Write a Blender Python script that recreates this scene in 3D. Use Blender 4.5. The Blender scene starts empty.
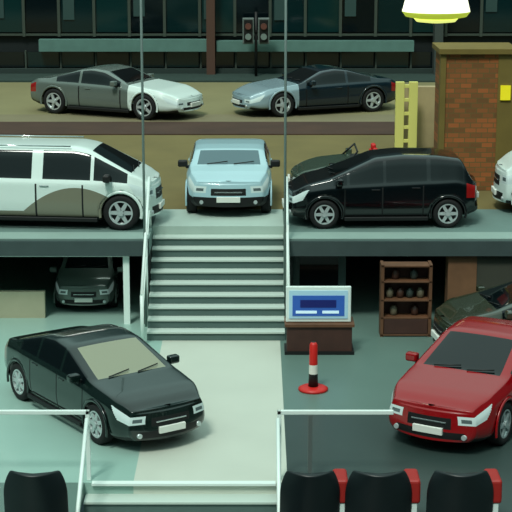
import bpy, bmesh, math
from mathutils import Vector
C=bpy.context; SC=C.scene
def lin(c): 
    c=c/255.0
    return c/12.92 if c<=0.04045 else ((c+0.055)/1.055)**2.4
MATS={}
def mat(name,rgb,rough=0.6,metal=0.0,noise=0.0,scale=3.0,emit=0.0,coat=0.0,rgb2=None):
    if name in MATS: return MATS[name]
    m=bpy.data.materials.new(name); m.use_nodes=True
    nt=m.node_tree; b=nt.nodes['Principled BSDF']
    col=tuple(lin(v) for v in rgb)+(1,)
    b.inputs['Base Color'].default_value=col
    b.inputs['Roughness'].default_value=rough
    b.inputs['Metallic'].default_value=metal
    b.inputs['Coat Weight'].default_value=coat
    if coat: b.inputs['Coat Roughness'].default_value=0.03
    if noise>0 or rgb2:
        tc=nt.nodes.new('ShaderNodeTexCoord'); n=nt.nodes.new('ShaderNodeTexNoise')
        n.inputs['Scale'].default_value=scale; n.inputs['Detail'].default_value=6
        r=nt.nodes.new('ShaderNodeValToRGB')
        r.color_ramp.elements[0].position=0.3; r.color_ramp.elements[1].position=0.7
        if rgb2: c2=tuple(lin(v) for v in rgb2)+(1,)
        else: c2=tuple(v*(1-noise) for v in col[:3])+(1,)
        r.color_ramp.elements[0].color=c2; r.color_ramp.elements[1].color=col
        nt.links.new(tc.outputs['Object'],n.inputs['Vector']); nt.links.new(n.outputs['Fac'],r.inputs['Fac'])
        nt.links.new(r.outputs['Color'],b.inputs['Base Color'])
    if emit>0:
        b.inputs['Emission Color'].default_value=col; b.inputs['Emission Strength'].default_value=emit
    MATS[name]=m; return m

def link(o,parent=None):
    C.collection.objects.link(o)
    if parent: o.parent=parent
    return o
def empty(name,loc=(0,0,0),rz=0):
    e=bpy.data.objects.new(name,None); e.location=loc; e.rotation_euler=(0,0,rz); e.empty_display_size=0.3
    return link(e)
def box(name,lo,hi,m,parent=None,bevel=0.0,rot=None):
    lo=Vector(lo);hi=Vector(hi);c=(lo+hi)/2;s=(hi-lo)/2
    bm=bmesh.new(); bmesh.ops.create_cube(bm,size=2)
    for v in bm.verts: v.co=Vector((v.co.x*s.x,v.co.y*s.y,v.co.z*s.z))
    if bevel>0:
        bmesh.ops.bevel(bm,geom=bm.edges[:],offset=bevel,segments=3,affect='EDGES',profile=0.5)
    me=bpy.data.meshes.new(name); bm.to_mesh(me); bm.free(); me.materials.append(m)
    o=bpy.data.objects.new(name,me); o.location=c
    if rot: o.rotation_euler=rot
    return link(o,parent)
def tube(name,p,q,r,m,parent=None,n=12,r2=None):
    p=Vector(p);q=Vector(q);d=q-p
    bm=bmesh.new(); bmesh.ops.create_cone(bm,cap_ends=True,segments=n,radius1=r,radius2=r if r2 is None else r2,depth=d.length)
    for f in bm.faces: f.smooth=len(f.verts)==4
    me=bpy.data.meshes.new(name); bm.to_mesh(me); bm.free(); me.materials.append(m)
    o=bpy.data.objects.new(name,me); o.location=(p+q)/2
    o.rotation_mode='QUATERNION'; o.rotation_quaternion=d.to_track_quat('Z','Y')
    return link(o,parent)
def lathe(name,prof,m,parent=None,loc=(0,0,0),n=32,mats=None,mi=None):
    bm=bmesh.new(); rings=[]
    for (r,z) in prof:
        rings.append([bm.verts.new((r*math.cos(2*math.pi*k/n),r*math.sin(2*math.pi*k/n),z)) for k in range(n)])
    for i in range(len(rings)-1):
        for k in range(n):
            f=bm.faces.new((rings[i][k],rings[i][(k+1)%n],rings[i+1][(k+1)%n],rings[i+1][k])); f.smooth=True
            if mi: f.material_index=mi[i]
    bm.faces.new(rings[0][::-1]); bm.faces.new(rings[-1])
    bmesh.ops.recalc_face_normals(bm,faces=bm.faces[:])
    me=bpy.data.meshes.new(name); bm.to_mesh(me); bm.free()
    for x in (mats or [m]): me.materials.append(x)
    o=bpy.data.objects.new(name,me); o.location=loc
    return link(o,parent)

# ---------------------------------------------------------------- cars
TYRE=mat('tyre_rubber',(12,14,15),0.8)
DARK=mat('black_trim',(7,9,10),0.55)
GLASS=mat('tinted_glass',(6,14,16),0.05)
GLASS_REFL=mat('glass_painted_reflection',(140,144,122),0.12)  # sedan windshield: beige reflection of the surroundings put into the glass colour
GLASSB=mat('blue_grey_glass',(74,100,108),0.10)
RIM=mat('alloy_rim',(195,205,205),0.3,0.4)
HEAD=mat('headlamp_lens',(205,222,220),0.10,coat=0.6,emit=0.06)
HEADD=mat('headlamp_inner',(90,104,106),0.15,coat=0.6)
TAIL=mat('tail_lamp',(150,16,14),0.2,coat=0.6)
PLATE=mat('number_plate',(225,228,220),0.5)
CHROME=mat('chrome',(190,198,198),0.15,0.9)
def keyf(keys,f):
    if f<=keys[0][0]: return keys[0][1]
    for a,b in zip(keys,keys[1:]):
        if f<=b[0]:
            t=(f-a[0])/(b[0]-a[0]); return a[1]+(b[1]-a[1])*t
    return keys[-1][1]
def sm(keys,f,w=0.018):
    return sum(keyf(keys,f+w*k/3) for k in range(-3,4))/7
SEG=[2,2,4,10,3,9,3,8]
NH=sum(SEG)+1
SEGOF=[]
for i,s in enumerate(SEG): SEGOF+= [i]*s
WK=[(0,.84),(.05,.94),(.2,1),(.8,1),(.92,.96),(1,.80)]
WHC={}
from mathutils import Matrix
def wheel(R,wd,style,parent,loc,side,name):
    key=(R,wd,style)
    if key not in WHC:
        n=36; bm=bmesh.new()
        prof=[(R*.60,.02,1),(R*.66,wd*.42,0),(R*.72,wd*.5,0),(R*.93,wd*.5,0),(R,wd*.36,0),(R,-wd*.36,0),(R*.93,-wd*.5,0),(R*.6,-wd*.5,0)]
        rings=[[bm.verts.new((r*math.cos(2*math.pi*k/n),y,r*math.sin(2*math.pi*k/n))) for k in range(n)] for (r,y,_) in prof]
        for i in range(len(rings)-1):
            for k in range(n):
                f=bm.faces.new((rings[i][k],rings[i][(k+1)%n],rings[i+1][(k+1)%n],rings[i+1][k])); f.smooth=True; f.material_index=prof[i][2]
        f=bm.faces.new(rings[0]); f.material_index=2
        bm.faces.new(rings[-1][::-1])
        for r0,r1,y0 in ((R*.60,R*.68,wd*.46),):
            a=[bm.verts.new((r0*math.cos(2*math.pi*k/n),y0,r0*math.sin(2*math.pi*k/n))) for k in range(n)]
            b=[bm.verts.new((r1*math.cos(2*math.pi*k/n),y0,r1*math.sin(2*math.pi*k/n))) for k in range(n)]
            for k in range(n):
                f=bm.faces.new((a[k],a[(k+1)%n],b[(k+1)%n],b[k])); f.material_index=1
        ns=style
        for s in range(ns):
            an=2*math.pi*s/ns; ca,sa=math.cos(an),math.sin(an)
            w0,w1=R*.13,R*.09
            pts=[]
            for (rr,ww) in ((0,w0),(R*.63,w1)):
                for y in (wd*.30,wd*.44):
                    for sg in (-1,1):
                        pts.append(bm.verts.new((rr*ca-sg*ww*sa,y,rr*sa+sg*ww*ca)))
            for q in ((0,1,3,2),(4,5,7,6),(2,3,7,6),(0,1,5,4),(0,2,6,4),(1,3,7,5)):
                f=bm.faces.new([pts[i] for i in q]); f.material_index=1
        ret=bmesh.ops.create_cone(bm,cap_ends=True,segments=16,radius1=R*.17,radius2=R*.14,depth=.05)
        bmesh.ops.rotate(bm,verts=ret['verts'],cent=(0,0,0),matrix=Matrix.Rotation(math.pi/2,3,'X'))
        bmesh.ops.translate(bm,verts=ret['verts'],vec=(0,wd*.45,0))
        for v in ret['verts']:
            for f in v.link_faces: f.material_index=1
        bmesh.ops.recalc_face_normals(bm,faces=bm.faces[:])
        me=bpy.data.meshes.new('wheel'); bm.to_mesh(me); bm.free()
        for m in (TYRE,RIM,DARK): me.materials.append(m)
        WHC[key]=me
    o=bpy.data.objects.new(name,WHC[key]); o.location=loc
    if side<0: o.rotation_euler=(0,0,math.pi)
    return link(o,parent)

TYPES={
 'sedan':dict(L=4.3,W=1.76,top=[(0,.86),(.03,.98),(.12,1.04),(.33,1.33),(.44,1.38),(.54,1.34),(.75,.98),(.9,.88),(.97,.80),(1,.72)],
   belt=[(0,.80),(.06,.93),(.2,.96),(.7,.90),(.9,.80),(1,.63)],ws=(.555,.75),rw=(.13,.32),side=(.19,.72),pil=(.34,.53),R=.33,wx=(.17,.81)),
 'hatch':dict(L=3.7,W=1.7,top=[(0,.9),(.025,1.05),(.07,1.44),(.2,1.51),(.4,1.53),(.55,1.47),(.80,1.03),(.93,.89),(1,.74)],
   belt=[(0,.86),(.1,.98),(.3,.96),(.8,.88),(.93,.80),(1,.64)],ws=(.57,.785),rw=(.03,.065),side=(.07,.78),pil=(.26,.50,.70),R=.30,wx=(.15,.83)),
 'suv':dict(L=4.5,W=1.78,top=[(0,1.0),(.02,1.15),(.05,1.62),(.12,1.70),(.68,1.70),(.745,1.63),(.93,1.12),(.97,1.04),(1,.9)],
   belt=[(0,.98),(.1,1.0),(.8,.97),(.93,.93),(1,.80)],ws=(.75,.925),rw=(.02,.045),side=(.05,.915),pil=(.24,.26,.50,.515,.53,.76),R=.35,wx=(.17,.885)),
 'coupe':dict(L=4.5,W=1.82,top=[(0,.80),(.04,.92),(.14,.95),(.34,1.22),(.43,1.27),(.52,1.22),(.67,.91),(.88,.79),(.97,.66),(1,.58)],
   belt=[(0,.76),(.08,.88),(.25,.88),(.66,.83),(.88,.72),(1,.5)],ws=(.535,.665),rw=(.16,.33),side=(.2,.64),pil=(.36,),R=.34,wx=(.18,.80)),
 'roadster':dict(L=3.5,W=1.66,top=[(0,.66),(.05,.76),(.3,.82),(.7,.82),(.85,.76),(.96,.66),(1,.57)],
   belt=[(0,.60),(.08,.72),(.6,.76),(.88,.68),(1,.5)],ws=(2,2),rw=(2,2),side=(2,2),pil=(),R=.30,wx=(.18,.80)),
}
def car(name,typ,loc,ang,paint,scale=1.0,paint2=None,split=None,glass=GLASS,spokes=5,L=None,H=None,W=None,wsglass=None,bumper=None,biggrille=False):
    T=TYPES[typ]; L=L or T['L']; W=W or T['W']
    root=empty(name,loc,ang); root.scale=(scale,)*3
    R=T['R']; Ra=R+.065
    xs=lambda f:(f-.5)*L
    wxs=[xs(T['wx'][0]),xs(T['wx'][1])]
    zbk=[(0,.30),(.06,.22),(.2,.18),(.8,.18),(.95,.20),(1,.24)]
    def par(f):
        w=W/2*sm(WK,f); zb=sm(zbk,f); zt=sm(T['top'],f); bl=sm(T['belt'],f)
        if H and zt>.9: zt=.9+(zt-.9)*((H-.9)/(max(v for _,v in T['top'])-.9))
        return w,zb,min(bl,zt-.03),zt
    def half(f):
        w,zb,bl,zt=par(f); c=zt-bl
        gy=.93*w-.30*c
        P=[(0,zb),(.85*w,zb),(.97*w,zb+.07),(w,zb+.42*(bl-zb)),(.985*w,bl-.07),(.945*w,bl),(gy,bl+.88*c),(gy-.13,bl+.975*c),(0,zt)]
        out=[P[0]]
        for i,s in enumerate(SEG):
            for k in range(1,s+1):
                t=k/s; y=P[i][0]+(P[i+1][0]-P[i][0])*t; z=P[i][1]+(P[i+1][1]-P[i][1])*t
                if i==7: z=P[i][1]+(P[i+1][1]-P[i][1])*math.sin(t*math.pi/2)
                out.append((y,z))
        for _ in range(2):
            o2=out[:]
            for q in range(3,len(out)-1):
                o2[q]=((out[q-1][0]+2*out[q][0]+out[q+1][0])/4,(out[q-1][1]+2*out[q][1]+out[q+1][1])/4)
            out=o2
        return out
    N=150; fs=[]
    for i in range(N+1):
        t=i/N; fs.append(.6*t+.4*(.5-.5*math.cos(math.pi*t)))
    bm=bmesh.new(); rings=[]
    def arch(x,y,z,w):
        if abs(y)>.5*w and z<.9:
            for wx in wxs:
                if (x-wx)**2+(z-R)**2<Ra*Ra: return True
        return False
    for f in fs:
        h=half(f); x=xs(f); w=par(f)[0]; ring=[]
        full=[(y,z) for y,z in h]+[(-y,z) for y,z in h[-2:0:-1]]
        for y,z in full:
            if arch(x,y,z,w): y=math.copysign(min(abs(y),w-.24),y)
            ring.append(bm.verts.new((x,y,z)))
        rings.append(ring)
    M=len(rings[0])
    BODY,GL,DK,HL,TL,P2,WS,SM,HI=range(9)
    seams=[.29,.51,.72] if typ in('hatch','suv','sedan') else [.36,.64]
    for i in range(N):
        fm=(fs[i]+fs[i+1])/2; x=xs(fm); w,zb,bl,zt=par(fm)
        seam=any(fs[i]<=s<fs[i+1] for s in seams)
        for j in range(M):
            e=j if j<NH-1 else (2*NH-3)-j
            sg=SEGOF[e]
            f=bm.faces.new((rings[i][j],rings[i][(j+1)%M],rings[i+1][(j+1)%M],rings[i+1][j])); f.smooth=True
            c=f.calc_center_median(); y=abs(c.y); z=c.z; mi=BODY
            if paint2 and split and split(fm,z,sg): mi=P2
            if sg<=1: mi=DK
            if bumper and sg<=2 : mi=DK
            if sg in(2,3) and seam: mi=SM
            if 14<=e<=20 and fm>.915+(20-e)*.005: mi=HL
            if 11<=e<=20 and fm<.05: mi=TL
            if sg==5 and zt-bl>.14 and T['side'][0]<fm<T['side'][1]:
                if not any(abs(fm-p)<.009 for p in T['pil']): mi=GL
            if sg==7 and (T['ws'][0]<fm<T['ws'][1]): mi=WS
            if sg==7 and (T['rw'][0]<fm<T['rw'][1]): mi=GL
            if typ=='roadster' and sg==7 and .40<fm<.66: mi=DK
            if sg<=3 and z<.9:
                for wx in wxs:
                    if (x-wx)**2+(z-R)**2<Ra*Ra and y<w+.01: mi=DK
            f.material_index=mi
    m=28
    for end in (0,1):
        f_=fs[-1] if end else fs[0]; h=half(f_); x0=xs(f_); sgn=1 if end else -1
        w,zb,bl,zt=par(f_); rows=[]
        for (y,z) in h[2:]:
            rel=(z-zb)/(zt-zb); b=.17*(1-.35*rel)
            rows.append([bm.verts.new((x0+sgn*b*(1-(1-2*k/m)**2)*(.75 if rel>.9 else 1),y*(1-2*k/m),z)) for k in range(m+1)])
        for a in range(len(rows)-2):
            e=a+2
            for k in range(m):
                try: f=bm.faces.new((rows[a][k],rows[a][k+1],rows[a+1][k+1],rows[a+1][k]))
                except: continue
                kc=abs(1-2*(k+.5)/m)
                f.smooth=True; mi=BODY
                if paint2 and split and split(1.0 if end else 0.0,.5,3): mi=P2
                if end:
                    if 14<=e<=20 and kc>.62: mi=HI if (e in(16,17,18) and .70<kc<.90) else HL
                    elif (9 if biggrille else 11)<=e<=18 and kc<.52: mi=DK
                    elif 3<=e<=6 and kc<.76: mi=DK
                    elif bumper and e<=8: mi=DK
                else:
                    if 11<=e<=20 and kc>.64: mi=TL
                    elif e<5: mi=DK
                    elif typ in('hatch','suv') and e>22: mi=GL
                f.material_index=mi
    bmesh.ops.remove_doubles(bm,verts=bm.verts[:],dist=.0008)
    bmesh.ops.recalc_face_normals(bm,faces=bm.faces[:])
    me=bpy.data.meshes.new('body'); bm.to_mesh(me); bm.free()
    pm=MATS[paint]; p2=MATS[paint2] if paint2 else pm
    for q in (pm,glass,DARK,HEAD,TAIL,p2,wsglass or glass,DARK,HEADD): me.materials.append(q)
    link(bpy.data.objects.new('body',me),root)
    k=0
    for wi,wx in enumerate(wxs):
        w=par(T['wx'][wi])[0]
        for sd in (-1,1):
            k+=1
            wheel(R,.21,spokes,root,(wx,sd*(w-.115),R),sd,'wheel_%d'%k)
            bm=bmesh.new(); rr=[]
            for a in range(25):
                an=math.radians(-14+208*a/24)
                rr.append([bm.verts.new((wx+(Ra+.030*math.cos(t))*math.cos(an),sd*(w-.010)+.02*math.sin(t),R+(Ra+.030*math.cos(t))*math.sin(an))) for t in [2*math.pi*q/8 for q in range(8)]])
            for a in range(24):
                for q in range(8):
                    f=bm.faces.new((rr[a][q],rr[a][(q+1)%8],rr[a+1][(q+1)%8],rr[a+1][q])); f.smooth=True
            bmesh.ops.recalc_face_normals(bm,faces=bm.faces[:])
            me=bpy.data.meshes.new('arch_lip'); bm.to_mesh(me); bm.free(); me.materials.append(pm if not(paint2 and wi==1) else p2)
            link(bpy.data.objects.new('arch_lip_%d'%k,me),root)
    fm=T['side'][1]-.03 if T['side'][1]<1 else .66
    if typ=='suv': fm=.83
    w,zb,bl,zt=par(fm)
    for sd in(-1,1):
        box('mirror_%s'%('l' if sd>0 else 'r'),(xs(fm)-.07,sd*(w+.07)-.10,bl+.02),(xs(fm)+.07,sd*(w+.07)+.10,bl+.16),DARK if (bumper or typ=='suv') else pm,root,.035)
        box('mirror_arm',(xs(fm)-.03,sd*(w-.05)-.06,bl-.01),(xs(fm)+.03,sd*(w-.05)+.06,bl+.05),DARK,root,.01)
    xf=L/2+.15
    box('plate_front',(xf-.02,-.24,.33),(xf+.03,.24,.44),PLATE,root,.008)
    box('plate_rear',(-xf-.02,-.24,.52),(-xf+.03,.24,.63),PLATE,root,.008)
    h=half(1.0); zg=h[15][1]
    box('grille_bar',(xf-.06,-.28,zg-.01),(xf-.01,.28,zg+.012),CHROME,root,.006)
    for sd in(-1,1):
        for ff in ((.33,.55) if typ in('hatch','suv','sedan') else (.42,)):
            w,zb,bl,zt=par(ff)
            box('door_handle',(xs(ff)-.09,sd*w*.985-.02,bl-.13),(xs(ff)+.09,sd*w*.985+.025,bl-.10),CHROME if typ=='suv' else pm,root,.01)
        box('side_skirt',(wxs[0]+Ra+.04,sd*(W/2-.01)-.03,.17),(wxs[1]-Ra-.04,sd*(W/2-.01)+.02,.25),DARK,root,.015)
    if typ!='roadster':
        fw=T['ws'][1]; zc=par(fw)[3]
        for y0 in (-.45,.10):
            tube('wiper',(xs(fw)+.02,y0,zc+.01),(xs(fw)-.06,y0+.42,zc+.05),.010,DARK,root)
    if typ=='suv':
        for sd in(-1,1):
            tube('roof_rail',(xs(.1),sd*.62,(H or 1.7)-.005),(xs(.66),sd*.62,(H or 1.7)-.005),.016,CHROME,root)
    if typ=='roadster':
        tube('windshield_frame_t',(xs(.63),-.55,1.06),(xs(.63),.55,1.06),.02,DARK,root)
        for sd in(-1,1): tube('windshield_frame',(xs(.71),sd*.66,.78),(xs(.63),sd*.55,1.06),.02,DARK,root)
        red=mat('red_upholstery',(200,28,24),.5)
        for sd in(-1,1):
            box('seat',(xs(.50),sd*.33-.2,.6),(xs(.50)+.14,sd*.33+.2,.98),red,root,.05)
            box('headrest',(xs(.50),sd*.33-.11,.98),(xs(.50)+.11,sd*.33+.11,1.1),red,root,.04)
    for sd in(-1,1):
        tube('fog_lamp',(L/2-.04,sd*.55,.32),(L/2+.085,sd*.55,.32),.04,RIM,root)
    return root

mat('paint_green_black',(12,27,24),.18,0,coat=.6)
mat('paint_black',(2,7,10),.14,0,coat=.6)
mat('paint_red',(142,4,12),.22,0,coat=.4)
mat('paint_ice',(168,202,210),.3,0,coat=.6)
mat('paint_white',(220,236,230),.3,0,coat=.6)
mat('paint_silver',(106,118,112),.25,.2,coat=.6)
mat('paint_slate',(14,34,44),.18,.1,coat=.8)
mat('paint_slate_brightened',(150,174,182),.25,.2,coat=.6)  # slate coupe front: brightening by the glass panel put into the paint colour
mat('paint_olive_black',(48,54,40),.2,0,coat=.8)
mat('paint_sage',(62,78,64),.25,.1,coat=.6)
m=mat('paint_suv_twotone',(220,236,230),.3,0,coat=.6); nt=m.node_tree
def mth(op,a,b=None):
    n=nt.nodes.new('ShaderNodeMath'); n.operation=op
    for i,v in enumerate((a,b)):
        if v is None: continue
        if isinstance(v,(int,float)): n.inputs[i].default_value=v
        else: nt.links.new(v,n.inputs[i])
    return n.outputs[0]
tc=nt.nodes.new('ShaderNodeTexCoord'); sp=nt.nodes.new('ShaderNodeSeparateXYZ'); nt.links.new(tc.outputs['Object'],sp.inputs[0])
q=mth('DIVIDE',mth('SUBTRACT',sp.outputs['X'],.85),1.05)
edge=mth('ADD',.36,mth('MULTIPLY',.48,mth('MAXIMUM',mth('SUBTRACT',1,mth('MULTIPLY',q,q)),0)))
mk=mth('MULTIPLY',mth('LESS_THAN',sp.outputs['Z'],edge),mth('LESS_THAN',sp.outputs['X'],1.95))
mx=nt.nodes.new('ShaderNodeMix'); mx.data_type='RGBA'; nt.links.new(mk,mx.inputs[0])
mx.inputs[6].default_value=(lin(220),lin(236),lin(230),1); mx.inputs[7].default_value=(lin(122),lin(122),lin(104),1)
nt.links.new(mx.outputs[2],nt.nodes['Principled BSDF'].inputs['Base Color'])

ZL=-1.7
car('dark_sedan_car','sedan',(-2.50,24.62,ZL),math.atan2(-.82,.57),'paint_green_black',wsglass=GLASS_REFL,spokes=7,scale=.945)
car('red_hatchback_car','sedan',(3.72,24.68,ZL),math.atan2(-.86,-.5),'paint_red',H=1.42,spokes=5,biggrille=True)
car('olive_hatchback_car','hatch',(5.22,28.05,ZL),math.radians(188),'paint_olive_black',H=1.34)
car('black_hatchback_car','hatch',(2.50,31.65,0),math.radians(182),'paint_black',spokes=6,H=1.48,scale=.97)
car('white_suv_car','suv',(-4.28,31.7,0),math.radians(-6),'paint_suv_twotone',spokes=6,H=1.62)
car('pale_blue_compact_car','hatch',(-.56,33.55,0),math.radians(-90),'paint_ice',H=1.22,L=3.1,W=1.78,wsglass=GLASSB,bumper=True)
car('dark_roadster_car','roadster',(2.62,34.3,0),math.radians(180),'paint_sage')
car('silver_coupe_car','coupe',(-4.13,47.3,0.0),math.radians(-26),'paint_silver',paint2='paint_white',split=lambda f,z,s:f>.69 and s>=2,scale=1.10)  # white front end: brighter zone between the masts painted into the body colour
car('slate_coupe_car','coupe',(1.75,47.8,0.0),math.radians(180+22),'paint_slate',paint2='paint_slate_brightened',split=lambda f,z,s:f>.69 and s>=2,scale=1.05)  # paler nose: lightening seen through the glass panel, painted as a second colour
car('white_minivan_car','suv',(7.38,32.9,0),math.radians(180),'paint_white',H=1.8)
car('grey_microcar','hatch',(-3.42,32.15,ZL),math.radians(-90),'paint_silver',L=3.6,W=1.7,scale=.74)

# ---------------------------------------------------------------- grounds
conc=mat('concrete_deck',(104,130,124),.8,noise=.15,scale=1.5)
concl=mat('concrete_pale',(172,192,182),.7,noise=.1,scale=1.5)
concm=mat('concrete_edge',(142,166,158),.7,noise=.1,scale=1.5)
olive=mat('olive_paving',(116,104,60),.85,noise=.2,scale=.8)
brown=mat('brown_curb',(72,48,34),.85,noise=.3,scale=1)
tan=mat('tan_paving',(124,116,88),.85,noise=.12,scale=1)
road=mat('road_surface',(132,126,88),.85,noise=.15,scale=.5)
fasc=mat('deck_fascia',(60,76,76),.8,noise=.15)
light=mat('lower_floor_light',(152,186,175),.3,noise=.1,scale=.7)
walk=mat('walkway_pale',(202,208,195),.3,noise=.08,scale=.7)
grey=mat('lower_floor_grey',(98,124,116),.35,noise=.1,scale=.7)
dgrey=mat('lower_floor_dark',(52,68,65),.4,noise=.15,scale=.8)
white=mat('white_metal',(226,240,234),.4)
g=empty('upper_ground')
box('deck_left',(-14,29.9,-.3),(-2.05,32.8,0),conc,g)
box('deck_right',(.55,29.9,-.3),(14,32.8,0),conc,g)
box('deck_landing',(-2.05,31.1,-.3),(.55,32.8,0),concl,g)
box('edge_strip_left',(-14,29.9,0),(-2.05,30.5,.01),concm,g)
box('edge_strip_right',(.55,29.9,0),(14,30.5,.01),concm,g)
box('fascia_left',(-14,29.84,-.32),(-2.05,29.9,-.03),fasc,g)
box('fascia_right',(.55,29.84,-.32),(14,29.9,-.03),fasc,g)
box('paving_olive',(-16,32.8,-.3),(16,43,0),olive,g)
box('curb_brown',(-20,43,-.3),(20,45.3,.03),brown,g)
box('paving_tan',(-20,45.3,-.3),(20,47.0,.0),tan,g)
box('road',(-25,47.0,-.3),(25,54.9,0),road,g)
box('kerb_far',(-25,54.9,-.3),(25,57,.06),mat('green_kerb',(44,64,58),.8,noise=.2),g)
g=empty('floor')
B=-1.9
box('floor_left',(-14,21.5,B),(-1.75,38,ZL),light,g)
box('floor_walkway',(-1.75,21.5,B),(.45,29.9,ZL),walk,g)
box('floor_right',(.45,24.7,B),(14,38,ZL),grey,g)
box('floor_right_near',(.45,21.5,B),(14,24.7,ZL),dgrey,g)
box('floor_behind_stair',(-1.75,29.9,B),(.45,38,ZL),grey,g)
box('floor_front_left',(-14,15,B),(-2.45,21.5,ZL),grey,g)
box('floor_front_right',(.33,15,B),(14,21.5,ZL),dgrey,g)
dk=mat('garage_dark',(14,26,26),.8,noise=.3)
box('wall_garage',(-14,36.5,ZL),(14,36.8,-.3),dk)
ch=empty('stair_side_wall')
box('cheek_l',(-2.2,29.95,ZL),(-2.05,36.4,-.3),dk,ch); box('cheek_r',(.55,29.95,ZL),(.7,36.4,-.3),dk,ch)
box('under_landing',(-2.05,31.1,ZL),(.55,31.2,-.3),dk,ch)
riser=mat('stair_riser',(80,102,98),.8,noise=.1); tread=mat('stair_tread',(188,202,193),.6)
def stairs(name,x0,x1,ytop,ztop,n,rise,run):
    e=empty(name)
    for i in range(1,n):
        y1=ytop-(i-1)*run; y0=ytop-i*run; z=ztop-i*rise
        box('riser_%d'%i,(x0,y0,ztop-n*rise),(x1,y1,z-.03),riser,e)
        box('tread_%d'%i,(x0,y0-.03,z-.03),(x1,y1,z),tread,e)
    return e
st=stairs('staircase',-2.04,.54,31.1,0,10,.17,.255)
e=stairs('staircase',-2.43,.31,21.5,ZL,8,.17,.30)
box('nosing',(-2.34,21.44,ZL-.03),(.28,21.56,ZL+.004),white,e)
for X in (-2.39,.31): tube('handrail',(X,21.5,ZL+.95),(X,19.5,ZL-.25),.03,white,e)
for X in (-2.39,.31): tube('handrail_post',(X,19.6,ZL-1.2),(X,19.6,ZL-.2),.03,white,e)
mg=mat('mast_grey',(120,138,134),.5)
for nm,X,mxp in (('l',-2.10,-2.12),('r',.60,.55)):
    e=st
    tube('rail_post_top',(X,31.0,0),(X,31.0,1.0),.03,white,e)
    tube('rail_post_edge',(X,29.8,-1.7),(X,29.8,.30),.03,white,e)
    tube('rail_post_foot',(X,28.5,ZL),(X,28.5,-.75),.035,white,e)
    tube('handrail',(X,31.0,1.0),(X,28.5,-.75),.03,white,e)
    tube('midrail',(X,31.0,.5),(X,28.5,-1.2),.018,white,e)
    tube('rail_mast',(mxp,29.78,ZL),(mxp,29.78,8),.024,mg,e)
def rail(name,xa,xb,posts):
    e=empty(name); y=21.6; zt=ZL+1.05
    box('top_rail',(xa,y-.03,zt-.06),(xb,y+.03,zt),white,e,.008)
    for p in posts: box('post',(p-.03,y-.03,ZL),(p+.03,y+.03,zt),white,e,.008)
    return e
e=rail('guard_railing',-6,-2.36,(-2.39,-5.9))
e=rail('guard_railing',.30,1.95,(.33,))
box('grey_post',(.74,21.55,ZL),(.80,21.65,ZL+.99),mat('post_grey',(88,98,96),.5),e)

# ---------------------------------------------------------------- garage fronts
cream=mat('cream_wall',(168,168,142),.8,noise=.1)
box('wall_low_cream',(-9,30.4,ZL),(-4.15,30.55,-1.17),cream)
e=empty('door_frame')
box('jamb',(-2.56,29.95,ZL),(-2.44,30.05,-.33),white,e)
box('head',(-6.5,29.96,-.36),(-2.44,30.04,-.32),white,e)
for x,y in ((-3.05,31.4),(1.95,31.6)):
    e=empty('ceiling_light',(x,y,0)); 
    box('housing',(-.22,-.06,-.36),(.22,.06,-.302),white,e)
    box('tube',(-.19,-.04,-.39),(.19,.04,-.36),mat('lit_tube',(235,255,245),.5,emit=4),e)
wood=mat('brown_wood',(108,72,48),.6,noise=.35,scale=4)
wood2=mat('dark_brown_wood',(70,42,34),.6,noise=.3,scale=4)
e=empty('information_desk')
box('cabinet',(.56,27.9,ZL),(1.74,28.4,-1.17),wood2,e,.01)
box('plinth',(.52,27.86,ZL),(1.78,28.42,ZL+.06),DARK,e)
box('top',(.52,27.86,-1.18),(1.78,28.42,-1.13),wood,e)
e=empty('display_screen')
box('frame',(.54,28.0,-1.12),(1.72,28.08,-.46),white,e,.015)
box('panel',(.60,27.985,-1.05),(1.66,28.0,-.53),mat('screen_white',(150,190,205),.3,emit=.3),e)
box('picture',(.66,27.975,-1.0),(1.60,27.985,-.62),mat('screen_blue',(40,80,150),.3,emit=.5),e)
box('picture_dark',(.80,27.965,-.84),(1.45,27.975,-.70),mat('screen_navy',(20,30,90),.3,emit=.4),e)
box('caption',(.72,27.965,-.95),(1.1,27.975,-.90),mat('screen_text',(190,220,230),.3,emit=.5),e)
box('caption_r',(1.2,27.965,-.95),(1.5,27.975,-.90),mat('screen_text',(190,220,230)),e)
e=empty('wooden_shelf')
x0,x1,y0,y1=2.34,3.30,29.05,29.4
box('back',(x0,y1-.02,ZL),(x1,y1,-.32),wood2,e)
for x in (x0,x1-.06): box('side',(x,y0,ZL),(x+.06,y1,-.30),wood,e,.005)
for z in (ZL+.05,-1.32,-.98,-.62,-.32): box('shelf',(x0,y0,z-.03),(x1,y1,z),wood,e,.004)
for i,(x,z) in enumerate(((2.52,-.98),(2.72,-.98),(2.90,-.98),(3.1,-.98),(2.62,-.62),(2.97,-.62),(2.6,-1.32),(3.0,-1.32))):
    lathe('jar_%d'%i,[(.04,0),(.07,.02),(.075,.14),(.04,.17),(.04,.19)],mat('jar_%d'%(i%3),((104,98,80),(70,44,34),(50,62,58))[i%3],.5),e,(x,29.25,z),16)
box('drawer_front',(x0+.07,y0,ZL+.06),(x1-.07,y0+.03,-1.36),wood2,e,.005)
box('wall_brown_pier',(3.70,29.95,ZL),(4.25,30.4,-.32),mat('pier_brown',(124,88,60),.7,noise=.3))
box('wall_pier_teal',(4.25,29.97,ZL),(6.5,30.3,-.32),mat('teal_wall',(64,66,56),.7,noise=.2))
e=empty('door_1')
box('leaf',(.72,30.3,ZL),(1.75,30.36,-.3),mat('door_teal',(40,62,60),.4),e)
box('glass',(.85,30.28,-1.3),(1.6,30.3,-.42),GLASS,e)

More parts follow.
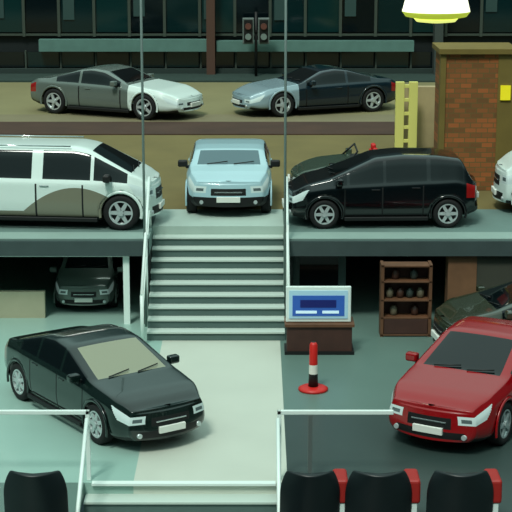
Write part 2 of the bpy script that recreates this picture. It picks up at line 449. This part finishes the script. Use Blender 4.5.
e=empty('traffic_bollard',(.965,25.8,ZL))
red=mat('bollard_red',(195,28,22),.45)
lathe('base',[(.25,0),(.25,.035),(.2,.06),(.1,.07)],red,e,n=32)
lathe('post',[(.085,.05),(.075,.28),(.075,.29),(.072,.44),(.072,.45),(.066,.80),(.04,.84)],red,e,n=24,
      mats=[DARK,mat('bollard_white',(225,225,215),.4),red],mi=[0,0,1,1,2,2])
blk=mat('chair_black',(20,30,32),.4,noise=.2); rc=mat('chair_red',(160,32,26),.5)
def chair(x,y,arms=True,hw0=.37):
    e=empty('lounge_chair',(x,y,ZL))
    bm=bmesh.new(); nu,nv=24,16; G=[]
    for j in range(nv+1):
        v=j/nv; row=[]
        hw=hw0*(1-max(0,(v-.45)/.55)**2.6*.32)
        for i in range(nu+1):
            u=-1+2*i/nu
            ztop=.95-.08*abs(u)**3
            z=.30+(ztop-.30)*v
            row.append(bm.verts.new((u*hw,-.18*(1-u*u)-.08*v+.05,z)))
        G.append(row)
    for j in range(nv):
        for i in range(nu):
            f=bm.faces.new((G[j][i],G[j][i+1],G[j+1][i+1],G[j+1][i])); f.smooth=True
    me=bpy.data.meshes.new('back'); bm.to_mesh(me); bm.free(); me.materials.append(blk)
    o=link(bpy.data.objects.new('back',me),e)
    s=o.modifiers.new('s','SOLIDIFY'); s.thickness=.10; s.offset=1
    b=o.modifiers.new('b','BEVEL'); b.width=.035; b.segments=4
    box('seat',(-hw0+.02,-.02,.34),(hw0-.02,.48,.47),rc if arms else blk,e,.04)
    for sd in(-1,1):
        for yy in(.02,.42): tube('leg',(sd*.30,yy,0),(sd*.29,yy,.36),.02,CHROME,e)
    if arms:
        box('armrest',(hw0-.02,-.05,.45),(hw0+.17,.42,.78),rc,e,.04)
        box('arm_support',(hw0+.04,-.03,0),(hw0+.13,.38,.48),white,e,.01)
    return e
chair(-2.86,19.6,False,hw0=.36)
chair(.70,19.6,hw0=.33)
for x in (1.59,2.65): chair(x,19.6,hw0=.38)

# ---------------------------------------------------------------- brick pillar, barrier, sign
bmat=mat('brick',(140,80,44),.85)
nt=bmat.node_tree; tc=nt.nodes.new('ShaderNodeTexCoord'); mp=nt.nodes.new('ShaderNodeMapping'); br=nt.nodes.new('ShaderNodeTexBrick')
mp.inputs['Rotation'].default_value=(math.pi/2,0,0)
br.inputs['Color1'].default_value=(lin(168),lin(94),lin(46),1); br.inputs['Color2'].default_value=(lin(112),lin(76),lin(38),1); br.inputs['Mortar'].default_value=(lin(100),lin(88),lin(46),1)
br.inputs['Scale'].default_value=3.2; br.inputs['Mortar Size'].default_value=.03; br.inputs['Row Height'].default_value=.35; br.inputs['Brick Width'].default_value=.8
nt.links.new(tc.outputs['Object'],mp.inputs['Vector']); nt.links.new(mp.outputs['Vector'],br.inputs['Vector']); nt.links.new(br.outputs['Color'],nt.nodes['Principled BSDF'].inputs['Base Color'])
e=empty('brick_pillar')
box('shaft',(4.06,34.9,0),(5.62,36.2,3.02),bmat,e,.01)
ol=mat('pillar_olive',(120,102,46),.8,noise=.15)
box('corner_trim',(4.02,34.86,0),(4.14,35.1,3.02),ol,e)
box('corner_trim_r',(5.28,34.88,0),(5.66,35.1,3.02),ol,e)
box('cap',(3.98,34.8,3.02),(5.72,36.3,3.14),ol,e,.01)
box('yellow_notice',(5.34,34.84,2.02),(5.56,34.878,2.34),mat('notice_yellow',(235,220,30),.5,emit=.3),e)
e=empty('yellow_barrier')
ye=mat('barrier_yellow',(222,218,126),.5)
for x in (3.54,3.88): box('upright',(x,40.4,0),(x+.22,40.55,1.75),ye,e,.01)
for z in (.2,.55,.9,1.25,1.6): box('rung',(3.54,40.42,z),(4.10,40.52,z+.08),ye,e,.005)
box('wall_beige',(3.7,41.0,0),(9,41.3,1.55),mat('beige_wall',(176,158,120),.8,noise=.15))
e=empty('street_lamp')
yel=mat('lamp_shade_yellow',(196,216,70),.5,emit=.55); lw=mat('lamp_white',(255,255,225),.4,emit=1.2)
lathe('shade',[(.46,-.02),(.72,.03),(.80,.14),(.80,.15),(.72,.46),(.25,.60),(.05,.63)],yel,e,(4.24,38,3.56),40,mats=[yel,lw],mi=[0,0,0,1,1,1])
lathe('diffuser',[(.2,-.12),(.46,-.09),(.52,-.02)],mat('lamp_diffuser',(225,235,130),.4,emit=1.0),e,(4.24,38,3.56),32)
tube('drop_rod',(4.24,38,4.1),(4.24,38,5.0),.03,DARK,e)
tube('arm',(4.24,38,5.0),(9.0,38,5.0),.05,DARK,e)
tube('mast',(9.0,38,0),(9.0,38,5.1),.08,DARK,e)
# ---------------------------------------------------------------- building facade
e=empty('wall_back')
wal=mat('facade_dark_teal',(9,24,26),.6,noise=.3,scale=.4)
box('wall',(-16,57.4,0),(16,57.8,8),wal,e)
led=mat('facade_ledge',(94,132,124),.7,noise=.15)
box('ledge',(-7.7,56.9,.85),(-1.75,57.4,1.27),led,e)
box('ledge_r',(-1.4,56.9,.85),(5.6,57.4,1.22),led,e)
box('plinth',(-16,57.1,0),(16,57.4,.22),mat('plinth',(40,56,52),.8),e)
col=mat('column_brown',(84,58,46),.7)
box('column',(-1.75,56.7,0),(-1.45,57.3,8),col,e)
box('column_r',(6.3,56.7,0),(6.6,57.3,8),mat('column_grey',(60,70,66),.7),e)
mul=mat('mullion',(64,74,66),.5)
gl=[mat('window_glass_a',(8,36,38),.08),mat('window_glass_b',(12,46,46),.08),mat('window_glass_c',(6,18,22),.08)]
import random
random.seed(4)
wi=0
x=-9.5
while x<10:
    wi+=1; w=1.25
    e=empty('window_%d'%wi)
    box('pane',(x+.04,57.3,1.5),(x+w-.04,57.34,3.9),gl[wi%3],e)
    for xx in (x,x+w-.05): box('mullion_v',(xx,57.2,1.35),(xx+.05,57.36,4.0),mul,e)
    box('mullion_h',(x,57.22,1.38),(x+w,57.36,1.45),mul,e)
    if wi%2: box('blind',(x+.15,57.26,1.9+random.random()*.4),(x+.55,57.29,3.9),mat('blind',(44,72,70),.6),e)
    box('shop_pane',(x+.05,57.3,.26),(x+w-.05,57.34,.8),gl[(wi+1)%3],e)
    box('shop_post',(x,57.2,.2),(x+.06,57.36,.85),mul,e)
    x+=w
e=empty('traffic_light')
tube('pole',(.0,56.2,.06),(.0,56.2,2.3),.05,DARK,e)
hs=mat('signal_housing',(100,112,108),.5)
for x in (-.27,.27):
    box('housing',(x-.2,56.0,1.2),(x+.2,56.3,2.1),hs,e,.03)
    box('face',(x-.15,55.97,1.26),(x+.15,56.0,2.04),DARK,e)
    tube('lens_red',(x,55.9,1.82),(x,55.97,1.82),.11,mat('sig_red',(104,66,58),.3),e)
    tube('lens_lower',(x,55.9,1.46),(x,55.97,1.46),.11,mat('sig_grey',(120,135,130),.3),e)
box('bracket',(-.3,56.1,1.6),(.3,56.2,1.68),DARK,e)

# ---------------------------------------------------------------- light
w=bpy.data.worlds.new('World'); SC.world=w; w.use_nodes=True
nt=w.node_tree; bg=nt.nodes['Background']
tc=nt.nodes.new('ShaderNodeTexCoord'); sp=nt.nodes.new('ShaderNodeSeparateXYZ'); rp=nt.nodes.new('ShaderNodeValToRGB')
nt.links.new(tc.outputs['Generated'],sp.inputs[0]); nt.links.new(sp.outputs['Z'],rp.inputs['Fac']); nt.links.new(rp.outputs['Color'],bg.inputs['Color'])
el=rp.color_ramp.elements
el[0].position=0.0; el[0].color=(.02,.04,.04,1)
el[1].position=1.0; el[1].color=(.80,1.05,.99,1)
for p,c in ((.40,(.05,.09,.09,1)),(.56,(.62,.94,.88,1))):
    q=el.new(p); q.color=c
bg.inputs['Strength'].default_value=.95
s=bpy.data.lights.new('sun','SUN'); s.energy=2.1; s.angle=math.radians(12); s.color=(.96,1,.91)
so=bpy.data.objects.new('sun',s); so.rotation_euler=(math.radians(32),math.radians(-14),0); link(so)
SC.view_settings.view_transform='Standard'
cam=bpy.data.cameras.new('camera'); co=bpy.data.objects.new('camera',cam); link(co)
cam.lens=112.5; cam.sensor_width=36; cam.clip_end=300
co.location=(0,0,6.6); co.rotation_euler=(math.radians(90-13.05),0,0)
SC.camera=co
